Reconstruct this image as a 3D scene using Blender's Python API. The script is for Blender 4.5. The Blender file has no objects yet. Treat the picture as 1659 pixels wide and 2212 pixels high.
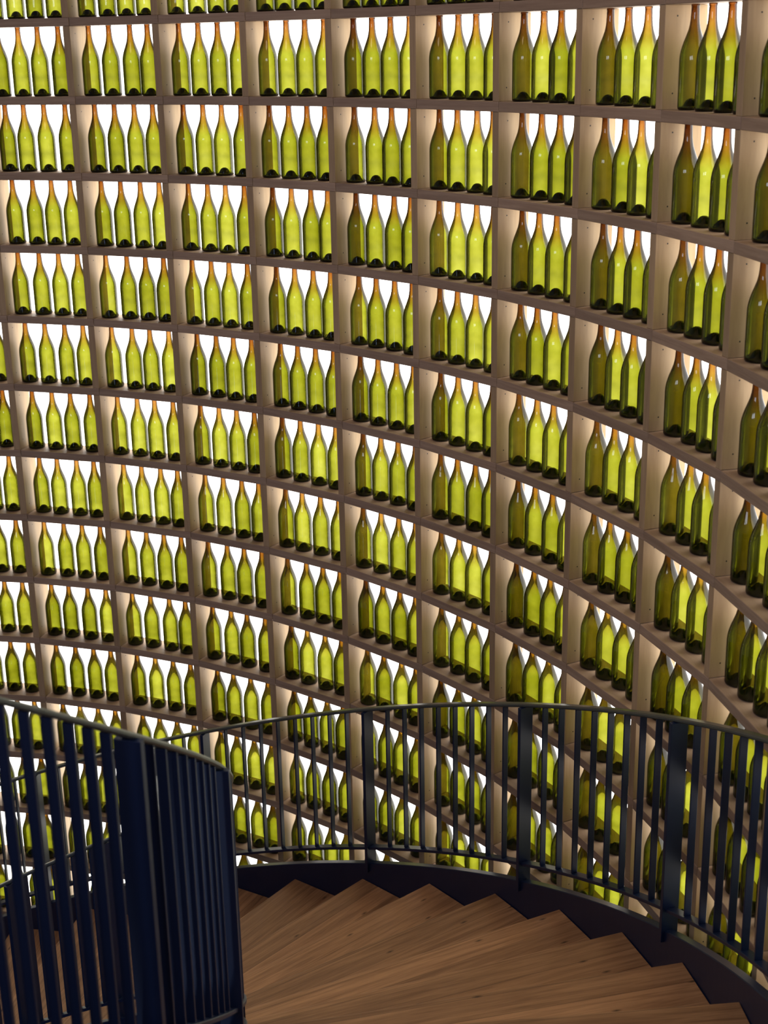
import bpy, bmesh, math, random
from mathutils import Vector, Matrix
random.seed(7)
scene = bpy.context.scene
PI = math.pi
U = 0.4                       # one row of the bottle wall is 0.40 m high
ZF = 15.9                     # eye height above the floor, in rows

# ------------------------------------------------------------------ camera
F_PX, YAW, PITCH, ROLL, CAMX = 3085.58, 2.437656, -0.318960, -0.018934, 12.31166
fw = Vector((math.cos(PITCH)*math.cos(YAW), math.cos(PITCH)*math.sin(YAW), math.sin(PITCH)))
rt = fw.cross(Vector((0, 0, 1))).normalized(); up = rt.cross(fw)
r2 = rt*math.cos(ROLL) + up*math.sin(ROLL); u2 = up*math.cos(ROLL) - rt*math.sin(ROLL)
cam_data = bpy.data.cameras.new('camera')
cam_data.sensor_fit = 'HORIZONTAL'; cam_data.sensor_width = 36.0
cam_data.lens = F_PX/1659*36.0
cam_data.dof.use_dof = True; cam_data.dof.focus_distance = 6.5; cam_data.dof.aperture_fstop = 5.6
cam_data.clip_start = 0.05; cam_data.clip_end = 100
cam = bpy.data.objects.new('camera', cam_data)
m = Matrix((r2, u2, -fw)).transposed().to_4x4()
m.translation = Vector((CAMX*U, 0, ZF*U))
cam.matrix_world = m
scene.collection.objects.link(cam); scene.camera = cam

# ------------------------------------------------------------------ world, lights, exposure
world = bpy.data.worlds.new('world'); scene.world = world; world.use_nodes = True
bg = world.node_tree.nodes['Background']
bg.inputs[0].default_value = (0.62, 0.58, 0.84, 1); bg.inputs[1].default_value = 0.155
scene.view_settings.view_transform = 'Standard'; scene.view_settings.look = 'None'
scene.view_settings.exposure = 0.0; scene.view_settings.gamma = 1.0
scene.view_settings.use_curve_mapping = False
scene.cycles.use_denoising = True
scene.cycles.max_bounces = 8
scene.cycles.transparent_max_bounces = 24
scene.cycles.sample_clamp_indirect = 4.0
PANEL = 3.8

def area(name, loc, target, sx, sy, power, col):
    d = bpy.data.lights.new(name, 'AREA'); d.shape = 'RECTANGLE'; d.size = sx*U; d.size_y = sy*U
    d.energy = power; d.color = col
    o = bpy.data.objects.new(name, d); scene.collection.objects.link(o)
    p = Vector((loc[0]*U, loc[1]*U, (loc[2]+ZF)*U)); t = Vector((target[0]*U, target[1]*U, (target[2]+ZF)*U))
    o.location = p; o.rotation_euler = (t-p).to_track_quat('-Z', 'Y').to_euler()
    return o
# ceiling lamp over the stair well, and the tall cool windows on the side away from the bottle wall
area('stair_lamp', (4, 3, 9), (4, 4, -8), 5, 5, 62, (1.0, 0.72, 0.50))
area('window_light', (11.1, -2.8, 1.8), (-1, 11, -3), 2.8, 2.2, 32, (0.72, 0.80, 1.0))
area('window_light', (9.8, -4.8, -10.5), (1, 11, -6), 0.7, 7.0, 20, (0.50, 0.64, 1.0))
area('window_light', (7.9, -5.2, 1.8), (-1, 11, -3), 2.8, 2.2, 32, (0.72, 0.80, 1.0))

# ------------------------------------------------------------------ helpers
C = scene.collection
def obj(name, me, mat=None, parent=None, loc=None, rotz=0):
    o = bpy.data.objects.new(name, me); C.objects.link(o)
    if me is not None and mat is not None and not me.materials: me.materials.append(mat)
    if parent: o.parent = parent
    if loc is not None: o.location = loc
    o.rotation_euler = (0, 0, rotz)
    return o
def thing(name, label, cat, loc=(0, 0, 0), group=None):
    o = obj(name, None, loc=loc); tag(o, label, cat, group); return o
def tag(o, label, cat, group=None):
    o['label'] = label; o['category'] = cat
    if group: o['group'] = group
def W(x, y, z): return Vector((x*U, y*U, (z+ZF)*U))
def mesh_from(bm, name, smooth=False):
    bmesh.ops.recalc_face_normals(bm, faces=bm.faces)
    me = bpy.data.meshes.new(name); bm.to_mesh(me); bm.free()
    if smooth: me.polygons.foreach_set('use_smooth', [True]*len(me.polygons))
    return me
def hexa(bm, c):              # eight corners: bottom loop 0-3, top loop 4-7
    v = [bm.verts.new(p) for p in c]
    for f in ((3, 2, 1, 0), (4, 5, 6, 7), (0, 1, 5, 4), (1, 2, 6, 5), (2, 3, 7, 6), (3, 0, 4, 7)):
        bm.faces.new([v[i] for i in f])
    return v
def bevel(bm, w, seg=1):
    bmesh.ops.recalc_face_normals(bm, faces=bm.faces)
    bmesh.ops.bevel(bm, geom=list(bm.edges), offset=w, segments=seg, affect='EDGES', profile=0.6)
def sweep(name, pts, close=False):     # pts: list of section loops (lists of Vector)
    bm = bmesh.new(); rows = [[bm.verts.new(p) for p in s] for s in pts]; n = len(rows[0])
    for a, b in zip(rows[:-1], rows[1:]):
        for i in range(n): bm.faces.new((a[i], a[(i+1) % n], b[(i+1) % n], b[i]))
    bm.faces.new(rows[0][::-1]); bm.faces.new(rows[-1])
    return mesh_from(bm, name)

# ------------------------------------------------------------------ materials
class N:
    def __init__(s, name):
        s.m = bpy.data.materials.new(name); s.m.use_nodes = True; s.t = s.m.node_tree
        s.b = s.t.nodes['Principled BSDF']; s.out = s.t.nodes['Material Output']
    def n(s, typ, **k):
        x = s.t.nodes.new(typ)
        for a, b in k.items(): setattr(x, a, b)
        return x
    def l(s, a, b): s.t.links.new(a, b)
    def math(s, op, a, b=None, clamp=False):
        x = s.n('ShaderNodeMath', operation=op); x.use_clamp = clamp
        for i, v in enumerate((a, b)):
            if v is None: continue
            if isinstance(v, (int, float)): x.inputs[i].default_value = v
            else: s.l(v, x.inputs[i])
        return x.outputs[0]
    def mix(s, fac, a, b):
        x = s.n('ShaderNodeMix', data_type='RGBA')
        for i, v in ((0, fac), (6, a), (7, b)):
            if isinstance(v, (int, float, tuple)): x.inputs[i].default_value = v if not isinstance(v, tuple) else (*v, 1)
            else: s.l(v, x.inputs[i])
        return x.outputs[2]
def wood(name, light, dark, scale, rough=0.55, knots=0.0, seams=False):
    w = N(name); tc = w.n('ShaderNodeTexCoord'); oi = w.n('ShaderNodeObjectInfo')
    off = w.n('ShaderNodeVectorMath', operation='SCALE'); off.inputs[0].default_value = (17, 31, 23)
    w.l(oi.outputs['Random'], off.inputs[3])
    add = w.n('ShaderNodeVectorMath', operation='ADD'); w.l(tc.outputs['Object'], add.inputs[0]); w.l(off.outputs[0], add.inputs[1])
    mp = w.n('ShaderNodeMapping'); mp.inputs['Scale'].default_value = scale; w.l(add.outputs[0], mp.inputs[0])
    n1 = w.n('ShaderNodeTexNoise'); n1.inputs['Scale'].default_value = 1.0; n1.inputs['Detail'].default_value = 6; n1.inputs['Roughness'].default_value = .62
    n1.inputs['Distortion'].default_value = .5; w.l(mp.outputs[0], n1.inputs['Vector'])
    n2 = w.n('ShaderNodeTexNoise'); n2.inputs['Scale'].default_value = 4.5; n2.inputs['Detail'].default_value = 4; w.l(mp.outputs[0], n2.inputs['Vector'])
    f = w.math('ADD', w.math('MULTIPLY', n1.outputs['Fac'], .75), w.math('MULTIPLY', n2.outputs['Fac'], .25))
    cr = w.n('ShaderNodeValToRGB'); cr.color_ramp.elements[0].position = .36; cr.color_ramp.elements[1].position = .62
    cr.color_ramp.elements[0].color = (*dark, 1); cr.color_ramp.elements[1].color = (*light, 1); w.l(f, cr.inputs[0])
    col = cr.outputs[0]
    if knots:
        mk = w.n('ShaderNodeMapping'); mk.inputs['Scale'].default_value = (2.4, 7.5, 1); w.l(add.outputs[0], mk.inputs[0])
        vo = w.n('ShaderNodeTexVoronoi', voronoi_dimensions='2D'); vo.inputs['Scale'].default_value = 1.0; w.l(mk.outputs[0], vo.inputs['Vector'])
        sc = w.n('ShaderNodeSeparateColor'); w.l(vo.outputs['Color'], sc.inputs[0])
        k = w.math('MULTIPLY', w.math('SUBTRACT', 1.0, w.math('MULTIPLY', vo.outputs['Distance'], 16.0), True), w.math('GREATER_THAN', sc.outputs[0], .45))
        col = w.mix(w.math('MULTIPLY', k, 1.0), col, tuple(c*.15 for c in dark))
    if seams:                  # boards glued side by side
        sx = w.n('ShaderNodeSeparateXYZ'); w.l(tc.outputs['Object'], sx.inputs[0])
        q = w.math('MULTIPLY', sx.outputs[1], 8.5)
        wn = w.n('ShaderNodeTexWhiteNoise', noise_dimensions='2D'); cx = w.n('ShaderNodeCombineXYZ'); w.l(w.math('FLOOR', q), cx.inputs[0]); w.l(oi.outputs['Random'], cx.inputs[1]); w.l(cx.outputs[0], wn.inputs['Vector'])
        fr = w.math('LESS_THAN', w.math('FRACT', q), .02)
        tone = w.n('ShaderNodeHueSaturation'); w.l(col, tone.inputs['Color']); w.l(w.math('SUBTRACT', w.math('ADD', .82, w.math('MULTIPLY', wn.outputs['Value'], .36)), w.math('MULTIPLY', fr, .45)), tone.inputs['Value'])
        col = tone.outputs[0]
    hv = w.math('ADD', .88, w.math('MULTIPLY', oi.outputs['Random'], .24))
    hs = w.n('ShaderNodeHueSaturation'); w.l(col, hs.inputs['Color']); w.l(hv, hs.inputs['Value'])
    w.l(hs.outputs[0], w.b.inputs['Base Color']); w.b.inputs['Roughness'].default_value = rough
    bp = w.n('ShaderNodeBump'); bp.inputs['Strength'].default_value = .12; bp.inputs['Distance'].default_value = .002
    w.l(f, bp.inputs['Height']); w.l(bp.outputs[0], w.b.inputs['Normal'])
    return w.m
M_SHELF = wood('shelf_wood', (.46, .325, .215), (.34, .23, .15), (14, 2.2, 40))
M_UPR = wood('upright_wood', (.52, .365, .20), (.40, .27, .145), (14, 22, 1.8))
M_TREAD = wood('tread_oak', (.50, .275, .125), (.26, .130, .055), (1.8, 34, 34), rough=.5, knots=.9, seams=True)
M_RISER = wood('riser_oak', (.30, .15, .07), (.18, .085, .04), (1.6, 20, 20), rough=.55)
M_PIN = N('shelf_pin_hole'); M_PIN.b.inputs['Base Color'].default_value = (.02, .014, .01, 1); M_PIN = M_PIN.m
def metal(name='painted_steel', a=(.003, .011, .044), b=(.006, .017, .055), rough=.42):
    w = N(name); tc = w.n('ShaderNodeTexCoord'); n = w.n('ShaderNodeTexNoise'); n.inputs['Scale'].default_value = 9
    w.l(tc.outputs['Object'], n.inputs['Vector'])
    w.l(w.mix(n.outputs['Fac'], a, b), w.b.inputs['Base Color'])
    w.b.inputs['Roughness'].default_value = rough; w.b.inputs['Metallic'].default_value = 0.0
    w.b.inputs['Specular IOR Level'].default_value = .5
    return w.m
M_STEEL = metal()
M_RAIL = metal('pale_handrail_steel', (.055, .068, .062), (.085, .095, .085), .34)  # handrails in a paler grey-green than the other steel
def panel():
    w = N('backlit_panel'); e = w.n('ShaderNodeEmission'); e.inputs['Color'].default_value = (1, .96, .90, 1)
    e.inputs['Strength'].default_value = PANEL; w.t.nodes.remove(w.b); w.l(e.outputs[0], w.out.inputs[0]); return w.m
M_PANEL = panel()
def glass():
    w = N('green_bottle_glass'); w.t.nodes.remove(w.b)
    uv = w.n('ShaderNodeUVMap'); sp = w.n('ShaderNodeSeparateXYZ'); w.l(uv.outputs[0], sp.inputs[0])
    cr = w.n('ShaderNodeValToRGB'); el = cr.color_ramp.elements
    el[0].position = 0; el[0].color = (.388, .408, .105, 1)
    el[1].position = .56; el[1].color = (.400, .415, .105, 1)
    for p, c in ((.19, (.400, .408, .115)), (.27, (.365, .375, .11)), (.34, (.40, .408, .11)), (.67, (.42, .385, .10)), (.80, (.43, .31, .095)), (.92, (.425, .255, .10)), (1.0, (.415, .24, .11))):  # amber towards the neck: glow around the bright panel put into the tint
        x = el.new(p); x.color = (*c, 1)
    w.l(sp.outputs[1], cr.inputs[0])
    tc = w.n('ShaderNodeTexCoord'); ns = w.n('ShaderNodeTexNoise'); ns.inputs['Scale'].default_value = 14; w.l(tc.outputs['Object'], ns.inputs['Vector'])
    g = w.n('ShaderNodeNewGeometry'); dt = w.n('ShaderNodeVectorMath', operation='DOT_PRODUCT')
    w.l(g.outputs['Normal'], dt.inputs[0]); w.l(g.outputs['Incoming'], dt.inputs[1])
    c = w.math('ABSOLUTE', dt.outputs['Value'])
    c = w.math('SQRT', w.math('ADD', w.math('MULTIPLY', c, c), .03))      # the wall of the bottle, thicker on the slant
    oi = w.n('ShaderNodeObjectInfo')
    pth = w.math('DIVIDE', w.math('ADD', w.math('MULTIPLY', w.math('FRACT', w.math('ADD', oi.outputs['Random'], sp.outputs[0])), .34), w.math('ADD', .54, w.math('MULTIPLY', ns.outputs['Fac'], .6))), c)
    sc = w.n('ShaderNodeSeparateColor'); w.l(cr.outputs[0], sc.inputs[0])
    cc = w.n('ShaderNodeCombineColor')
    for i in range(3): w.l(w.math('POWER', sc.outputs[i], pth), cc.inputs[i])
    tr = w.n('ShaderNodeBsdfTransparent'); w.l(cc.outputs[0], tr.inputs[0])
    gl = w.n('ShaderNodeBsdfGlossy'); gl.inputs['Roughness'].default_value = .06; gl.inputs['Color'].default_value = (1, 1, 1, 1)
    fr = w.n('ShaderNodeFresnel'); fr.inputs['IOR'].default_value = 1.5
    mx = w.n('ShaderNodeMixShader'); w.l(w.math('MULTIPLY', fr.outputs[0], .8), mx.inputs[0]); w.l(tr.outputs[0], mx.inputs[1]); w.l(gl.outputs[0], mx.inputs[2])
    w.l(mx.outputs[0], w.out.inputs[0]); return w.m
M_GLASS = glass()
def simple(name, c, r, **k):
    w = N(name); w.b.inputs['Base Color'].default_value = (*c, 1); w.b.inputs['Roughness'].default_value = r
    for a, b in k.items(): w.b.inputs[a.replace('_', ' ')].default_value = b
    return w.m
M_PUNT = simple('thick_base_glass', (.006, .014, .010), .12)
def plaster(name, c):
    w = N(name); tc = w.n('ShaderNodeTexCoord'); n = w.n('ShaderNodeTexNoise'); n.inputs['Scale'].default_value = 3; n.inputs['Detail'].default_value = 8
    w.l(tc.outputs['Object'], n.inputs['Vector']); w.l(w.mix(n.outputs['Fac'], tuple(v*.85 for v in c), c), w.b.inputs['Base Color'])
    w.b.inputs['Roughness'].default_value = .85; return w.m
M_FLOOR = plaster('dark_stone_floor', (.05, .045, .045))
M_WALL = plaster('grey_plaster', (.22, .21, .20))

# ------------------------------------------------------------------ bottle wall
TH0, DTH, R, Z0 = 2.0796301, 0.12213516, 11.2407569, 0.2537329
DEP, TK = 0.44, 0.105
B0, B1 = -4, 11               # bays B0..B1
J0, J1 = -1, 16               # shelves J0..J1 (bottles stand on J0+1..J1)
def pol(r, a): return Vector((r*math.cos(a)*U, r*math.sin(a)*U, 0))
# floor and the wall behind the rack
def ring_mesh(name, r0, r1, a0, a1, z0, z1, n, cx=0, cy=0):
    secs = []
    for k in range(n+1):
        a = a0+(a1-a0)*k/n; ca, sa = math.cos(a), math.sin(a)
        secs.append([Vector(((cx+r0*ca)*U, (cy+r0*sa)*U, z0)), Vector(((cx+r1*ca)*U, (cy+r1*sa)*U, z0)),
                     Vector(((cx+r1*ca)*U, (cy+r1*sa)*U, z1)), Vector(((cx+r0*ca)*U, (cy+r0*sa)*U, z1))])
    return sweep(name, secs)
bm = bmesh.new()
bmesh.ops.create_circle(bm, cap_ends=True, segments=96, radius=22*U)
fl = obj('floor', mesh_from(bm, 'floor'), M_FLOOR); fl['kind'] = 'structure'
aL = TH0-DTH*B0+.01; aR = TH0-DTH*(B1+1)-.01
wl = obj('wall_back', ring_mesh('wall_back', R+DEP+.16, R+DEP+.5, aR, aL, 0, (Z0-J0+.3+ZF)*U, 64), M_WALL); wl['kind'] = 'structure'

rack = thing('bottle_rack', 'curved backlit wooden wall rack of square compartments filled with green bottles', 'shelving')
# one shelf board per bay
hd = DTH/2
gap = 0.0009
bm = bmesh.new(); cs = []
for z in (0, TK*U):
    for rr, s in ((R, -1), (R+DEP, -1), (R+DEP, 1), (R, 1)):
        p = pol(rr, s*(hd-gap/2)); cs.append(Vector((p.x, p.y, z)))
hexa(bm, cs); bevel(bm, .0016)
me_shelf = mesh_from(bm, 'shelf')
bm = bmesh.new(); cs = []
uh = 1-TK
for z in (0.0004, uh*U-0.0004):
    for rr, e in ((R+.004, 0), (R+DEP, 0), (R+DEP, 1), (R+.004, 1)):
        cs.append(Vector((rr*U, e*TK*U, z)))
hexa(bm, cs); bevel(bm, .0014)
for f in bm.faces: f.material_index = 0
for (dx, dz) in ((.13, .80), (.11, .14)):          # shelf pin holes in both cheeks
    for yy, s in ((-.0004, -1), (TK*U+.0004, 1)):
        n = 8; vs = []
        for k in range(n):
            a = 2*PI*k/n*s
            vs.append(bm.verts.new(((R+dx)*U+.0032*math.cos(a), yy, dz*U+.0032*math.sin(a))))
        f = bm.faces.new(vs); f.material_index = 1
me_upr = bpy.data.meshes.new('upright'); bm.to_mesh(me_upr); bm.free()
me_upr.materials.append(M_UPR); me_upr.materials.append(M_PIN)
bm = bmesh.new(); cs = []
ph_ = (J1-J0)*1.0
for z in (0, ph_*U):
    for rr, s in ((R+DEP+.004, -1), (R+DEP+.05, -1), (R+DEP+.05, 1), (R+DEP+.004, 1)):
        p = pol(rr, s*(hd-.0001)); cs.append(Vector((p.x, p.y, z)))
hexa(bm, cs); me_panel = mesh_from(bm, 'light_panel')
for i in range(B0, B1+1):
    am = TH0-DTH*(i+.5)
    for j in range(J0, J1+1):
        obj('shelf', me_shelf, M_SHELF, rack, (0, 0, (Z0-j+ZF)*U), am)
    obj('light_panel', me_panel, M_PANEL, rack, (0, 0, (Z0-J1+ZF)*U), am)
for i in range(B0, B1+2):
    for j in range(J0, J1):
        obj('upright', me_upr, None, rack, (0, 0, (Z0-j-1+TK+ZF)*U), TH0-DTH*i)

# ------------------------------------------------------------------ bottles
PROF = [(.060, .0), (.108, .002), (.119, .010), (.1225, .026), (.1225, .15), (.1225, .30), (.1225, .425), (.1205, .46), (.1145, .50), (.104, .54), (.091, .58),
        (.0775, .615), (.064, .652), (.0525, .686), (.0445, .725), (.0395, .765), (.0368, .82), (.0355, .872), (.0378, .8735), (.0378, .889), (.034, .8932)]
PUNT = [(.0, .100), (.020, .098), (.040, .088), (.056, .070), (.068, .048), (.080, .032), (.100, .026), (.1165, .024), (.1165, .010), (.106, .003), (.0, .0025)]
BH = .893
def lathe(bm, prof, seg, uvl=None, M=None, tone=0.0):
    rows = []
    for r, z in prof:
        if r < 1e-6: rows.append([bm.verts.new(M @ Vector((0, 0, z*U)) if M else (0, 0, z*U))]); continue
        ring = []
        for k in range(seg):
            a = 2*PI*k/seg; p = Vector((r*U*math.cos(a), r*U*math.sin(a), z*U)); ring.append(bm.verts.new(M @ p if M else p))
        rows.append(ring)
    for q, (a, b) in enumerate(zip(rows[:-1], rows[1:])):
        for k in range(seg):
            k2 = (k+1) % seg
            if len(a) == 1: f = bm.faces.new((a[0], b[k2], b[k])) ; vv = (q, q+1, q+1)
            elif len(b) == 1: f = bm.faces.new((a[k], a[k2], b[0])); vv = (q, q, q+1)
            else: f = bm.faces.new((a[k], a[k2], b[k2], b[k])); vv = (q, q, q+1, q+1)
            f.smooth = True
            if uvl:
                for lp, w in zip(f.loops, vv): lp[uvl].uv = (tone, prof[w][1]/BH)
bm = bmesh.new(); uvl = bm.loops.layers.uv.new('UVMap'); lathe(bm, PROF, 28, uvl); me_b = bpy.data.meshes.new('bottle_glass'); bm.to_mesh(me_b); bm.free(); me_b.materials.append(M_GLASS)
bm = bmesh.new(); lathe(bm, PUNT, 18); me_p = mesh_from(bm, 'punt'); me_p.materials.append(M_PUNT)
for p in me_p.polygons: p.use_smooth = True

def project(p):
    d = p-cam.location; z = d.dot(fw)
    return (829.5+F_PX*d.dot(r2)/z, 1106-F_PX*d.dot(u2)/z, z)
FR = (.121, .342, .562, .780)
cells = []
for i in range(B0, B1+1):
    for j in range(J0+1, J1+1):        # row standing on shelf j
        th = TH0-DTH*(i+.45)
        q = []
        for a, z in ((0, TK), (0, 1), (.92, TK), (.92, 1)):
            t = TH0-DTH*(i+a); q.append(project(Vector((R*math.cos(t)*U, R*math.sin(t)*U, (Z0-j+z+ZF)*U))))
        x0, x1 = min(v[0] for v in q), max(v[0] for v in q); y0, y1 = min(v[1] for v in q), max(v[1] for v in q)
        cx = max(0, min(x1, 1659)-max(x0, 0)); cy = max(0, min(y1, 2212)-max(y0, 0))
        fx = cx/(x1-x0); fy = cy/(y1-y0)
        ar = cx*cy*.5 if True else 0
        # hidden behind the stair and the near railing
        mx, my = (x0+x1)/2, (y0+y1)/2
        if my > 1870: ar *= .12
        if mx < 500 and my > 1560+(mx-126)*.33: ar *= .15
        if q[0][2] < 0: ar = 0
        cells.append((ar, i, j))
cells.sort(reverse=True)
single = {(i, j) for ar, i, j in cells[:75]}
ORD = ['first', 'second', 'third', 'fourth', 'fifth', 'sixth', 'seventh', 'eighth', 'ninth', 'tenth', 'eleventh', 'twelfth', 'thirteenth', 'fourteenth', 'fifteenth', 'sixteenth']
POS = ['leftmost green bottle', 'second green bottle from left', 'third green bottle from left', 'rightmost green bottle']
stuff_bm = bmesh.new(); suv = stuff_bm.loops.layers.uv.new('UVMap'); nst = 0
rnd = random.Random(3)
for i in range(B0, B1+1):
    for j in range(J0+1, J1+1):
        for k in range(4):
            th = TH0-DTH*(i+FR[k]+rnd.uniform(-.008, .008)); rr = R+.205+rnd.uniform(-.012, .012)
            loc = Vector((rr*math.cos(th)*U, rr*math.sin(th)*U, (Z0-j+TK+ZF)*U+.0002)); rz = rnd.uniform(0, 2*PI)
            if (i, j) in single:
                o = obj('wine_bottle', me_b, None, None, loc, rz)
                row = 'topmost cut row' if j < 1 else f'{ORD[j-1]} full row down'
                bay = f'{ORD[i]} bay across' if i >= 0 else 'bay at the left edge'
                tag(o, f'{POS[k]} in compartment, {bay}, {row}', 'bottle', 'green bottles in the backlit rack')
                obj('punt', me_p, None, o)
            else:
                Mx = Matrix.Translation(loc)
                n0 = len(stuff_bm.faces)
                lathe(stuff_bm, PROF, 18, suv, Mx, random.random())
                stuff_bm.faces.ensure_lookup_table()
                n1 = len(stuff_bm.faces)
                lathe(stuff_bm, PUNT, 12, None, Mx)
                stuff_bm.faces.ensure_lookup_table()
                for f in range(n1, len(stuff_bm.faces)): stuff_bm.faces[f].material_index = 1
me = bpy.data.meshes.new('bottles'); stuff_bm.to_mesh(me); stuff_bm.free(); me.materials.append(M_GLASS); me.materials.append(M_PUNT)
o = obj('wine_bottle', me); o['kind'] = 'stuff'
tag(o, 'remaining green bottles standing far down and far along the backlit rack', 'bottle', 'green bottles in the backlit rack')

# ------------------------------------------------------------------ spiral stair
CX, CY, RO, ZS, KK, PH0, DPH, RI = 0.5561, 0.3631, 10.4285, -10.5517, 4.0059, 1.6939, 0.2770, 6.1127
DZT, PHT, DPT, H = -0.2384, 1.8250, 0.1210, 2.3
def hz(ph): return ZS-KK*(ph-PH0)
def hp(r, ph, z): return W(CX+r*math.cos(ph), CY+r*math.sin(ph), z)
def helix(name, r0, r1, dz0, dz1, n0, n1, step=24, bev=0.0):
    secs = []; N_ = int((n1-n0)*step)
    for k in range(N_+1):
        ph = PH0-DPH*(n0+(n1-n0)*k/N_); z = hz(ph)
        if bev:
            b = bev
            prof = [(r0+b, dz0), (r1-b, dz0), (r1, dz0+b), (r1, dz1-b), (r1-b, dz1), (r0+b, dz1), (r0, dz1-b), (r0, dz0+b)]
        else: prof = [(r0, dz0), (r1, dz0), (r1, dz1), (r0, dz1)]
        secs.append([hp(r, ph, z+d) for r, d in prof])
    return sweep(name, secs)
NB, NT = -4.55, 6.0
stair = thing('spiral_stair', 'curving oak stair with dark blue steel stringers beside the backlit bottle rack', 'staircase')
for rr in (RO, RI):
    obj('stringer', helix('stringer', rr-.05, rr+.05, -1.0, 0, NB, NT, bev=.008), M_STEEL, stair)
SKEW = .015
m0 = int(math.ceil((PHT-(PH0-DPH*NB))/DPT)); m1 = int((PHT-(PH0-DPH*NT))/DPT)
for mm in range(m0, m1+1):
    ph = PHT-DPT*mm; z = hz(PHT)+KK*DPT*mm+DZT
    ra, rb = RI+.052, RO-.052
    bm = bmesh.new()
    # local frame: x along the nosing (radial), so the grain runs along the tread
    base = hp(0, 0, z); T = Matrix.Rotation(-ph, 4, 'Z') @ Matrix.Translation(-W(CX, CY, z))
    back = ph-DPT-.03
    loop = [(ra, ph+SKEW), (rb, ph), (rb, ph-(DPT+.03)/2), (rb, back), (ra, back+SKEW)]
    lo = [bm.verts.new(T @ hp(r, a, z-.10)) for r, a in loop]; hi = [bm.verts.new(T @ hp(r, a, z)) for r, a in loop]
    n = len(loop)
    bm.faces.new(lo); bm.faces.new(hi[::-1])
    for a in range(n): bm.faces.new((lo[a], hi[a], hi[(a+1) % n], lo[(a+1) % n]))
    bevel(bm, .0035, 2)
    o = obj('tread', mesh_from(bm, 'tread'), M_TREAD, stair, W(CX, CY, z), ph)
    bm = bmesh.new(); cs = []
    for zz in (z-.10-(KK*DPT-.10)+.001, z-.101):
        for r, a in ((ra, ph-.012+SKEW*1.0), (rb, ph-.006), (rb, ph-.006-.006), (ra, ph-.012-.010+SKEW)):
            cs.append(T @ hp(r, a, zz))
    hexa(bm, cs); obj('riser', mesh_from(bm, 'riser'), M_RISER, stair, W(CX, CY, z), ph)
# landing where the stair arrives
zl = hz(PHT)+KK*DPT*(m1+1)+DZT
a0 = PH0-DPH*NT; 
ld = obj('floor', ring_mesh('landing', RI-.05, 16, a0-1.1, a0-.004, (zl-.35+ZF)*U, (zl+ZF)*U, 20, CX, CY), M_TREAD); ld['kind'] = 'structure'

# ------------------------------------------------------------------ railings
def bar_mesh(name, w, t, h):
    bm = bmesh.new(); cs = []
    for z in (0, h*U):
        for x, y in ((-w/2, -t/2), (w/2, -t/2), (w/2, t/2), (-w/2, t/2)): cs.append(Vector((x*U, y*U, z)))
    hexa(bm, cs); bevel(bm, .0012)
    return mesh_from(bm, name)
me_post = bar_mesh('post', .175, .05, H-.045+.12)
me_bal = bar_mesh('baluster', .07, .022, H-.045-.25-.004)
me_foot = bar_mesh('foot_plate', .24, .12, .02)
def railing(rc, label, n0, n1, shift, edge):
    t = thing('stair_railing', label, 'railing')
    obj('handrail', helix('handrail', rc-.05, rc+.05, H-.045, H, n0-.1, n1+.1, bev=.014), M_RAIL, t)
    obj('lower_rail', helix('lower_rail', rc-.055, rc+.055, .21, .25, n0-.06, n1+.06, bev=.005), M_STEEL, t)
    for n in range(n0, n1+1):
        ph = PH0-DPH*(n+shift)
        obj('post', me_post, M_STEEL, t, hp(rc, ph, hz(ph)-.12), ph)
        if n == n1: break
        for k in range(1, 9):
            a = PH0-DPH*(n+shift+(edge+k-1)/(7+2*edge))
            obj('baluster', me_bal, M_STEEL, t, hp(rc, a, hz(a)+.252), a)
    return t
railing(RO, 'dark steel stair railing along the bottle rack, on the outer edge of the treads', -4, 5, 0, 1.2)
railing(RI, 'dark steel stair railing in the foreground, around the inner stairwell', -4, 6, .07, 1.45)
